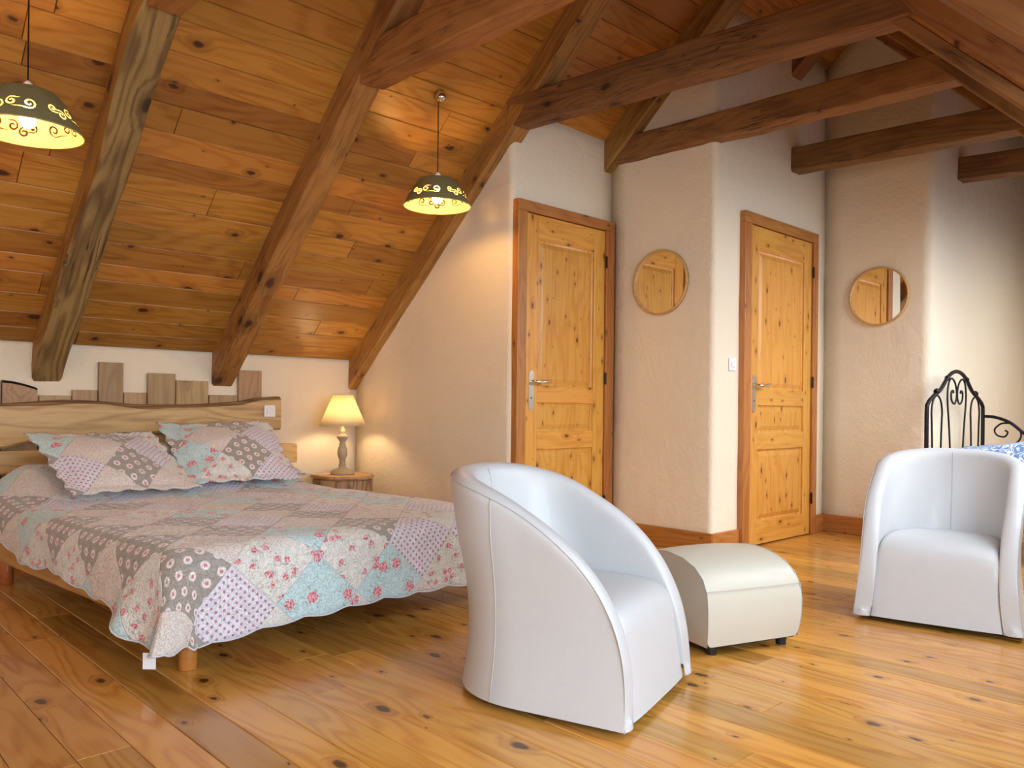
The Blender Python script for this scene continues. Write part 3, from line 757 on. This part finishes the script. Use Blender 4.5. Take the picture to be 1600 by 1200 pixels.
def pillow(lx, ly, lz, rx, ry, rz, w, h, t, seed, label):
    m = Matrix.Translation(O) @ Matrix.Rotation(BA, 4, 'Z') @ Matrix.Translation((lx, ly, lz)) @ Matrix.Rotation(R(rz), 4, 'Z') @ Matrix.Rotation(R(ry), 4, 'Y') @ Matrix.Rotation(R(rx), 4, 'X')
    o = tag(link('pillow', pillow_mesh(w, h, t, seed), 'sham', None, m, True), label, 'pillow', 'patchwork pillows on the bed'); return o
# local x of the pillow runs head->foot (leaning by ry), local y across the bed
pillow(.40, .50, .580, 0, 29, 6, .56, .66, .085, 1, 'patchwork pillow with scalloped edge on the left of the bed, in front')
pillow(.36, 1.14, .610, 0, 34, -8, .56, .66, .085, 2, 'patchwork pillow with scalloped edge lying front right, nearest the bedside lamp')
pillow(.20, .86, .560, 0, 20, 0, .50, .62, .07, 3, 'patchwork pillow mostly hidden between the two front pillows')
pillow(.22, 1.36, .560, 0, 22, 0, .52, .44, .07, 4, 'patchwork pillow behind the right front pillow, beside the lamp table')

# ------------------------------------------------------------------ log table and lamp
TX, TY, TZ = -4.85, 2.985, .392
def log_mesh(r, h):
    n = 56; V = []; F = []
    def rad(t, z): return r * (1 + .035 * math.sin(2*t + 1) + .02 * math.sin(5*t) + .012 * noise.noise(Vector((math.cos(t)*3, math.sin(t)*3, z*4))))
    lv = [(0, .94), (.02, 1), (h*.33, 1.0), (h*.66, .985), (h - .012, 1.0), (h, .965)]
    for z, f in lv:
        for k in range(n): t = 2*PI*k/n; V.append((rad(t, z) * f * math.cos(t), rad(t, z) * f * math.sin(t), z))
    for i in range(len(lv) - 1):
        for k in range(n): F.append((i*n+k, i*n+(k+1) % n, (i+1)*n+(k+1) % n, (i+1)*n+k))
    F += [tuple(range(n-1, -1, -1)), tuple((len(lv)-1)*n+k for k in range(n))]
    return pyd('log', V, F)
LT = tag(empty('log_side_table', (TX, TY, 0)), 'round log side table in the corner under the lamp', 'table')
lm_ = log_mesh(.205, TZ - .028)
for v in lm_.vertices: v.co = (v.co.z, v.co.x, v.co.y)
link('log_body', lm_, 'logside', LT, frame_mtx((0, 0, 0), (0, 0, 1), (1, 0, 0)), True)
link('table_top', log_mesh(.215, .027), 'plank', LT, Matrix.Translation((0, 0, TZ - .027)))
LA = tag(empty('table_lamp', (TX, TY - .005, TZ + .001)), 'lit table lamp with cream shade and turned grey-beige wooden base', 'lamp')
link('lamp_base', lathe([(0, 0), (.082, 0), (.084, .008), (.080, .018), (.062, .030), (.040, .040), (.026, .048), (.022, .056), (.026, .062), (.026, .068), (.019, .074), (.019, .082), (.025, .088), (.019, .094), (.022, .105), (.033, .130), (.035, .155), (.031, .180), (.022, .200), (.024, .208), (.019, .214), (.019, .225), (.026, .236), (.038, .252), (.042, .262), (.040, .268), (0, .27)], 40, False), 'lampwood', LA, None, True)
link('candle_neck', lathe([(0, .268), (.030, .268), (.022, .276), (.015, .286), (.022, .296), (.015, .306), (.011, .325), (.009, .37), (.013, .372), (.013, .40), (0, .40)], 28, False), 'brasscream', LA, None, True)
SB, ST, SZ0, SZ1 = .160, .068, .338, .552
shp = lathe([(SB, SZ0), (SB * .5 + ST * .5, (SZ0 + SZ1) / 2), (ST, SZ1)], 48, False)
sh = link('lamp_shade', shp, 'lampshade', LA, None, True); mo = sh.modifiers.new('thickness', 'SOLIDIFY'); mo.thickness = .0015
link('bulb', lathe([(0, .40), (.010, .40), (.014, .415), (.022, .435), (.024, .450), (.018, .468), (0, .474)], 20, False), 'bulb2', LA, None, True)
link('shade_ring', tube([(ST*math.cos(t*PI/16), ST*math.sin(t*PI/16), SZ1) for t in range(32)], .002, 6, True), 'brasscream', sh)
link('cord', tube(bez([(-.02, -.08, .006), (-.06, -.13, .004), (-.08, -.17, .004), (-.11, -.20, .003), (-.16, -.217, -.02), (-.17, -.217, -.30)], 8), .003, 6), 'white', LA)

# ------------------------------------------------------------------ pendant lamps with cut-out scrolls
def spiral_hits():
    """scroll strokes in (angle fraction 0..1 of a repeat, height fraction) space, as polylines of (u, v, radius) in metres"""
    S_ = []
    def scroll(cx, cz, r, turns, start, hand, tail):
        P = []
        n = 40
        for i in range(n + 1):
            t = i / n; a = start + hand * turns * 2 * PI * t; rr = r * (1 - .78 * t)
            P.append((cx + rr * math.cos(a), cz + rr * math.sin(a), .0030 * (.7 + .6 * math.sin(PI * t))))
        a = start; tx, tz = -hand * -math.sin(a), -hand * math.cos(a)
        for i in range(1, 16):
            t = i / 15; P.append((cx + r * math.cos(a) + tx * tail * t, cz + r * math.sin(a) + tz * tail * t * (1 - t * .9), .0030 * (1 - .6 * t)))
        return P
    L = .20
    S_.append(scroll(.032, .034, .021, 1.25, R(255), 1, .050)); S_.append(scroll(.108, .038, .015, 1.2, R(275), -1, .030))
    S_.append(scroll(.138, .020, .017, 1.25, R(100), -1, .028)); S_.append(scroll(.176, .036, .018, 1.2, R(80), 1, .022))
    return S_, L
SCR, REP = spiral_hits()
def shade_mesh(RB, RT, H):
    """thin metal shade, scroll openings really cut out of the sheet"""
    prof = []
    n = 100
    for i in range(n + 1):
        t = i / n; z = H * (1 - t)
        r = RT + (RB - RT) * (t ** .93) + .009 * math.sin(PI * t) - .010 * max(0, 1 - t / .08) ** 2
        prof.append((r, z))
    K = 700; V = []; F = []
    for r, z in prof:
        for k in range(K): V.append((r*math.cos(2*PI*k/K), r*math.sin(2*PI*k/K), z))
    C = 2 * PI * RB * .86; nrep = 5; Lr = C / nrep
    cut = set()
    step = 2 * PI / K
    for rep in range(nrep):
        for P in SCR:
            for (u, v, rad) in P:
                uu = rep * Lr + u * Lr / REP
                # cells near this point
                kc = uu / C * K; vz = H * .16 + v * (H / .15); ic = (1 - vz / H) * n
                dk = int(rad / (C / K)) + 1; di = int(rad / (H / n)) + 2
                for i in range(int(ic) - di, int(ic) + di + 1):
                    for k in range(int(kc) - dk, int(kc) + dk + 1):
                        if 0 <= i < n - 5 and ((i + .5 - ic) * H / n * 1.1) ** 2 + ((k + .5 - kc) * C / K) ** 2 < rad * rad: cut.add((i, k % K))
    for i in range(n):
        for k in range(K):
            if (i, k) not in cut: F.append((i*K+k, (i+1)*K+k, (i+1)*K+(k+1) % K, i*K+(k+1) % K))
    me = pyd('shade', V, F); bm = bmesh.new(); bm.from_mesh(me)
    bmesh.ops.delete(bm, geom=[v for v in bm.verts if not v.link_faces], context='VERTS'); bm.to_mesh(me); bm.free()
    return me
SHM = shade_mesh(.186, .092, .150)
def pendant(x, y, zrim, label, rot=0):
    zc = zl(x) - .006
    e = tag(empty('pendant_lamp', (x, y, zrim), rot), label, 'lamp', 'scroll-cut pendant lamps')
    o = link('outer_shade', SHM, 'shadeout', e, None, True)
    inn = SHM.copy() if not SHM.name.startswith('x') else SHM
    inn.materials.clear(); inn.materials.append(M['shadein'])
    link('inner_lining', inn, None, e, Matrix.Diagonal((.992, .992, .998, 1)), True)
    link('top_disc', lathe([(.014, .150), (.026, .152), (.028, .149)], 40, False), 'shadeout', e, None, True)
    for k in range(3): link('spoke', tube([(.02 * math.cos(k * 2.094), .02 * math.sin(k * 2.094), .150), (.092 * math.cos(k * 2.094), .092 * math.sin(k * 2.094), .149)], .0025, 6), 'shadeout', e)
    link('rim', tube([(.186*math.cos(t*PI/32), .186*math.sin(t*PI/32), 0) for t in range(64)], .0028, 6, True), 'shadein', o)
    link('lamp_holder', lathe([(0, .09), (.019, .09), (.021, .12), (.021, .150), (.024, .152), (.020, .172), (.009, .184), (.004, .19), (0, .19)], 24, False), 'white', e, None, True)
    link('bulb', lathe([(0, .015), (.012, .017), (.024, .028), (.029, .044), (.025, .060), (.015, .075), (.013, .09), (0, .09)], 20, False), 'bulb', e, None, True)
    link('cord', tube([(0, 0, .186), (0, 0, zc - zrim - .03)], .0028, 6), 'iron', e)
    cn = link('ceiling_rose', lathe([(.0, -.045), (.008, -.045), (.020, -.040), (.030, -.025), (.033, 0), (0, 0)], 28, False), 'chrome', e, Matrix.Rotation(-rot, 4, 'Z') @ frame_mtx((.012, 0, zc - zrim - .004), (ca, 0, sa), (-sa, 0, ca)), True)
    return e
P2 = (-3.521, 2.752, 1.985); P1 = (-3.38, .727, 1.868)
pendant(*P2, 'small-looking olive pendant lamp with lit scroll cut-outs, between rafters near the left door', R(20))
pendant(*P1, 'large olive pendant lamp with lit scroll cut-outs at the left edge, above the bed', R(50))

# ------------------------------------------------------------------ armchairs
def chair_meshes():
    A, YFt, YC, B = .298, .30, -.03, .30
    Z0 = .022
    def plan(u):       # u 0..1 from right front round the back to left front
        Ls = YFt - YC; Lc = PI * .5 * (A + B) * 1.06; T = 2*Ls + Lc; s2 = u * T
        if s2 < Ls: return A, YFt - s2, Vector((1, 0))
        if s2 > Ls + Lc: return -A, YC + (s2 - Ls - Lc), Vector((-1, 0))
        t = (s2 - Ls) / Lc * PI; c, s3 = math.cos(t), math.sin(t); ex = 2 / 2.1
        x = A * math.copysign(abs(c) ** ex, c); y = YC - B * abs(s3) ** ex
        nx = math.copysign(abs(c) ** (2 - ex), c) / A; ny = -abs(s3) ** (2 - ex) / B
        return x, y, Vector((nx, ny)).normalized()
    def rim(y):
        t = (y - (YC - B)) / (YFt - YC + B); t = max(0, min(1, t))
        return .050 + .655 * (1 - t ** 1.22) ** .335
    N = 110; NO, NR, NI = 12, 7, 10; V = []; rows = NO + NR + NI
    seam_rim, rimpts = [], []
    for i in range(N + 1):
        u = .45 * (1 - math.cos(PI * i / N)) + .1 * i / N; x, y, n = plan(u); zr_ = rim(y); back = smooth01((-y - .02) / .26); th = .070 + .018 * back
        def shape(z, inward):
            f = z / .70
            waist = -.022 * math.sin(PI * min(1, z / .50)) 
            lean = back * (.060 * f * f)
            flareb = .012 * (1 - f) ** 3
            yy = y; p = Vector((x, yy)) + n * (waist * (1 if inward == 0 else .6) + lean + flareb - inward)
            if y > YC: p.y -= 0
            # front edges rake slightly: foot forward
            k = smooth01((y - .10) / .20); p.y += k * (.014 * (1 - min(1, z / .34)))
            return p
        col = []
        zt = zr_ - th * .42
        for j in range(NO): z = Z0 + (zt - Z0) * j / NO; p = shape(z, 0); col.append((p.x, p.y, z))
        for j in range(NR):
            a = PI * j / (NR - 1); inw = th/2 * (1 - math.cos(a)); z = zt + th * .42 * math.sin(a); p = shape(z, inw); col.append((p.x, p.y, z))
        zlow = min(.06, zt * .5)
        for j in range(1, NI + 1): z = zt + (zlow - zt) * j / NI; p = shape(z, th + .012 * back * j / NI); col.append((p.x, p.y, max(Z0, z)))
        V += col
        pk = col[NO + 1]; rimpts.append((pk[0] - n.x * .0006, pk[1] - n.y * .0006, pk[2] - .0006))
    F = []
    for i in range(N):
        for j in range(rows - 1): F.append((i*rows+j, i*rows+j+1, (i+1)*rows+j+1, (i+1)*rows+j))
    # rounded front caps
    for i0, sg in ((0, 1), (N, -1)):
        c = [V[i0*rows + j] for j in range(rows)]; base = len(V)
        cap = []
        for j in range(rows):
            opp = c[rows - 1 - j] if False else None
        # strip across: pair outer row j with inner row at same height
        outer = c[:NO + NR // 2 + 1]; m = len(outer)
        def innerat(z):
            best = c[-1]
            for a, b in zip(c[NO + NR // 2:], c[NO + NR // 2 + 1:]):
                if b[2] <= z <= a[2]: t = (a[2] - z) / max(1e-6, a[2] - b[2]); return tuple(a[k] + (b[k] - a[k]) * t for k in range(3))
            return (best[0], best[1], z)
        for p in outer:
            q = innerat(p[2])
            for k in range(5):
                t = k / 4; bul = .010 * math.sin(PI * t); V.append((p[0] + (q[0] - p[0]) * t, p[1] + (q[1] - p[1]) * t + bul, p[2]))
        for a in range(m - 1):
            for k in range(4):
                f = (base + a*5 + k, base + a*5 + k + 1, base + (a+1)*5 + k + 1, base + (a+1)*5 + k); F.append(f if sg > 0 else f[::-1])
    shell = pyd('shell', V, F)
    bm = bmesh.new(); bm.from_mesh(shell); bmesh.ops.remove_doubles(bm, verts=bm.verts, dist=.0006); bmesh.ops.recalc_face_normals(bm, faces=bm.faces); bm.to_mesh(shell); bm.free()
    front = []
    for sgn in (1, -1):
        pass
    # seams: along the rim, two vertical at the back corners, one at the inner back
    def col_at(u, inner=False):
        i = int(u * N); c = V[i*rows:(i+1)*rows]; x, y, n = plan(.45 * (1 - math.cos(PI * i / N)) + .1 * i / N)
        part = c[NO + NR - 2:NO + NR + 8] if inner else c[:NO + 2]
        sg = -1 if inner else 1
        return [(p[0] + n.x * .0004 * sg, p[1] + n.y * .0004 * sg, p[2]) for p in part]
    c0 = V[0:rows]; cN = V[N*rows:(N+1)*rows]
    fr = [(p[0] - .001, p[1] + .001, p[2]) for p in c0[:NO + 1]]; fl = [(p[0] + .001, p[1] + .001, p[2]) for p in cN[:NO + 1]]
    seam = tubes([(fr + rimpts + fl[::-1], .0016, 6), (col_at(.335), .0016, 6), (col_at(.665), .0016, 6), (col_at(.5, True), .0016, 6)])
    # seat block
    wI = A - .070 - .004; P = []
    prof = [(-.26, .335), (-.15, .345), (0, .352), (.12, .352), (.20, .347), (.245, .334), (.272, .306), (.282, .27), (.290, .19), (.302, .10), (.314, Z0)]
    nx = 16; V2 = []; F2 = []
    for y, z in prof:
        for k in range(nx + 1):
            t = -1 + 2 * k / nx; ww = wI + (.020 * (1 - z / .34) if y > .1 else 0)
            if y < -.05: ww = min(ww, wI * (1 - .30 * smooth01((-.05 - y) / .25)))
            zz = z - (.014 * t ** 4 + .004 * t * t if z > .28 else 0); yy = y - (.006 * t ** 4 if y > .25 else 0)
            V2.append((t * ww, yy, zz))
    m = len(prof); w2 = nx + 1
    for a in range(m - 1):
        for k in range(nx): F2.append((a*w2+k, (a+1)*w2+k, (a+1)*w2+k+1, a*w2+k+1))
    b = len(V2)
    for a, (y, z) in enumerate(prof):   # side skirts
        for k in (0, nx): p = V2[a*w2+k]; V2.append((p[0], p[1] - .02, max(Z0, p[2] - .12)))
    for a in range(m - 1):
        F2.append((a*w2, b+2*a, b+2*a+2, (a+1)*w2)); F2.append((a*w2+nx, (a+1)*w2+nx, b+2*a+3, b+2*a+1))
    seat = pyd('seat', V2, F2); fixn(seat)
    base = lathe([(0, 0), (.20, 0), (.21, .03), (0, .03)], 32, False)
    return shell, seam, seat, base
CH = chair_meshes()
def armchair(x, y, fx, fy, label, sc=1.0):
    rz = math.atan2(fy, fx) - PI/2
    e = tag(empty('tub_armchair', (x, y, 0), rz), label, 'armchair', 'white leather tub armchairs'); e.scale = (sc, sc, sc)
    ts = subsurf(link('tub_shell', CH[0], 'leather', e, None, True)); link('seam', CH[1], 'seam', ts, None, True)
    subsurf(link('seat', CH[2], 'leather', e, None, True)); link('base', CH[3], 'black', e, Matrix.Diagonal((1, 1.1, 1, 1)))
    return e
armchair(-1.69, 1.855, .955, .297, 'white leather tub armchair in front, seen from behind its side', .975)
armchair(-1.215, 3.73, .207, -.978, 'white leather tub armchair at the right, facing the room', 1.0)

# ------------------------------------------------------------------ ottoman
def ottoman():
    W, D = .415, .50
    prof = [(D*.47, .035), (D*.495, .10), (D*.50, .17), (D*.485, .225), (D*.43, .270), (D*.33, .305), (D*.18, .328), (0, .336)]
    prof = prof + [(-y, z) for y, z in prof[-2::-1]]
    P = [Vector((0, y, z)) for y, z in prof]; nx = 14; V = []; F = []
    for (y, z) in prof:
        for k in range(nx + 1):
            t = -1 + 2*k/nx; hw = W/2 * (1 + .05 * math.sin(PI * min(1, z / .34)))
            V.append((t * hw, y * (1 + .012 * (1 - t*t)), z + .010 * (1 - t*t) * (z / .34)))
    m = len(prof); w2 = nx + 1
    for a in range(m - 1):
        for k in range(nx): F.append((a*w2+k, (a+1)*w2+k, (a+1)*w2+k+1, a*w2+k+1))
    top = fixn(pyd('ottoman_cover', V, F))
    sides = []
    for sg, k in ((-1, 0), (1, nx)):
        rim_ = [Vector(V[a*w2+k]) for a in range(m)]; c = Vector((rim_[m//2].x + sg * .022, 0, .15)); V3 = []; F3 = []
        for r_ in range(5):
            t = r_ / 4; 
            for p in rim_: q = p.lerp(Vector((p.x, 0, .16)), t); q.x += sg * .020 * (1 - (1 - t) ** 2); V3.append(q)
        for r_ in range(4):
            for a in range(m - 1): F3.append((r_*m+a, r_*m+a+1, (r_+1)*m+a+1, (r_+1)*m+a))
            F3.append((r_*m+m-1, r_*m, (r_+1)*m, (r_+1)*m+m-1))
        sides.append((fixn(pyd('ottoman_side', V3, F3)), [(p.x - sg * .001, p.y * .996, p.z * .997) for p in rim_]))
    return top, sides, W, D
ot, osides, OW, OD = ottoman()
fx, fy = .949, -.315
OTT = tag(empty('ottoman', (-1.49 - fx * .235, 2.63 - fy * .235, 0), math.atan2(fy, fx) - PI/2), 'cream leather footstool with rounded top and black feet between the armchairs', 'ottoman')
OC = subsurf(link('cover', ot, 'leather2', OTT, None, True), 2)
for me, rm in osides:
    sp_ = link('side_panel', me, 'leather2', OTT, None, True); link('side_seam', tube(rm, .0018, 6), 'seam', sp_, None, True)
link('front_seam', tube([(-OW/2*1.045 + OW*1.045*k/12, OD*.487*(1 + .012*(1-(-1+k/6)**2)) + .001, .226 + .006) for k in range(13)], .0014, 6), 'seam', OC, None, True)
link('underside', box((-OW/2 + .01, -OD*.46, .03), (OW/2 - .01, OD*.46, .045)), 'black', OTT)
for sx in (-1, 1):
    for sy in (-1, 1): link('foot', lathe([(0, 0), (.018, 0), (.022, .034), (0, .034)], 16, False), 'black', OTT, Matrix.Translation((sx * (OW/2 - .045), sy * (OD*.47 - .035), 0)))

# ------------------------------------------------------------------ wrought-iron bed
IX, IY0, IY1 = -1.80, 5.20, 6.27
IB = tag(empty('iron_daybed', (IX, IY0, 0)), 'black wrought-iron bed with arched scroll headboard at the right edge', 'bed')
IW = IY1 - IY0
def yz(pts): return [(0, p[0] * IW, p[1]) for p in pts]
arch = bez(yz([(0, 0), (0, .5), (0, .86), (.02, .925), (.10, .968), (.22, 1.015), (.33, 1.09), (.41, 1.125), (.5, 1.138), (.59, 1.125), (.67, 1.09), (.78, 1.015), (.90, .968), (.98, .925), (1, .86), (1, .5), (1, 0)]), 6)
AF = link('arched_frame', tube(arch, .0125, 10), 'iron', IB, None, True)
def loop(c, wd, top, botw): return bez(yz([(c - botw, .42), (c - wd * .92, .78), (c - wd, .875), (c - wd * .7, .945), (c, .975 if abs(c - .5) > .1 else top), (c + wd * .7, .945), (c + wd, .875), (c + wd * .92, .78), (c + botw, .42)]), 6)
link('side_loop', tube(loop(.16, .085, 0, .055), .006, 8), 'iron', IB, None, True); link('side_loop', tube(loop(.84, .085, 0, .055), .006, 8), 'iron', IB, None, True)
for sg in (-1, 1):
    sp = [(.5 + sg * .085, .42), (.5 + sg * .13, .75), (.5 + sg * .165, .95), (.5 + sg * .15, 1.05), (.5 + sg * .10, 1.09), (.5 + sg * .04, 1.065), (.5 + sg * .008, 1.01), (.5 + sg * .012, .955), (.5 + sg * .05, .925), (.5 + sg * .095, .95), (.5 + sg * .10, 1.0), (.5 + sg * .07, 1.012), (.5 + sg * .062, .995)]
    link('centre_scroll', tube(bez(yz(sp), 8), .006, 8), 'iron', IB, None, True)
    for (yy, zz) in ((.5 + sg * .17, 1.09), (.5 + sg * .35, 1.00)):
        link('collar', lathe([(0, -.014), (.014, -.014), (.018, 0), (.014, .014), (0, .014)], 12, False), 'iron', AF, frame_mtx((0, yy * IW, zz), (1, 0, 0), (0, 1, -sg * .7)))
link('cross_bar', tube([(0, 0, .42), (0, IW, .42)], .009, 8), 'iron', IB)
BLEN = 1.95
half = [(0, .845), (.08, .838), (.17, .802), (.25, .735), (.36, .65), (.55, .60), (.975, .585)]
link('back_rail', tube(bez([(x, IW, z) for x, z in half] + [(BLEN - x, IW, z) for x, z in half[-2::-1]], 8), .011, 10), 'iron', IB, None, True)
for sg, x0 in ((1, 0), (-1, BLEN)):
    link('back_scroll', tube(bez([(x0 + sg * a, IW, z) for a, z in ((.17, .80), (.225, .755), (.232, .70), (.19, .65), (.10, .615))], 8), .006, 8), 'iron', IB, None, True)
    link('back_scroll', tube(bez([(x0 + sg * a, IW, z) for a, z in ((.17, .80), (.115, .795), (.075, .755), (.09, .715), (.135, .705), (.155, .735), (.138, .75))], 8), .006, 8), 'iron', IB, None, True)
link('bed_rail', tube([(0, 0, .34), (BLEN, 0, .34)], .012, 8), 'iron', IB); link('bed_rail', tube([(0, IW, .34), (BLEN, IW, .34)], .012, 8), 'iron', IB)
fe = link('foot_arch', tube(arch, .0125, 10), 'iron', IB, Matrix.Translation((BLEN, 0, 0)), True)
link('mattress', box((.03, .03, .33), (BLEN - .03, IW - .03, .60), .04, 3), 'whitecloth', IB)
def blue_mesh():
    n, m = 48, 40; V = []; F = []
    for i in range(n + 1):
        for j in range(m + 1):
            x = .06 + (BLEN - .12) * i / n; b = j / m; y = -.03 + (IW + .03) * b
            z = .648 + .018 * noise.noise(Vector((x * 4, y * 4, 7))) + .05 * math.exp(-((x - .55) / .28) ** 2) - .02 * math.exp(-((x - .22) / .1) ** 2)
            if j == 0: z = .22 + .02 * math.sin(x * 12)
            elif j == 1: z, y = .40, -.035
            elif j == 2: z, y = .58, -.015
            V.append((x, y, z))
    for i in range(n):
        for j in range(m): a = i*(m+1)+j; F.append((a, a+m+1, a+m+2, a+1))
    return pyd('cover', V, F)
BC = tag(subsurf(link('bedspread', blue_mesh(), 'blue', None, Matrix.Translation((IX, IY0, 0)), True)), 'blue and white leaf-print bedspread on the iron bed', 'bedspread')
mo = BC.modifiers.new('thickness', 'SOLIDIFY'); mo.thickness = .012; mo.offset = -1

# loose white cable by the bed's head leg
tag(link('white_cable', tube(bez([(-4.50, .78, .004), (-4.42, .83, .004), (-4.39, .80, .004), (-4.42, .76, .004), (-4.55, .74, .004), (-4.9, .72, .004)], 8), .0035, 6), 'white', None, None, True), 'white cable end lying on the floor by the bed head leg', 'cable')
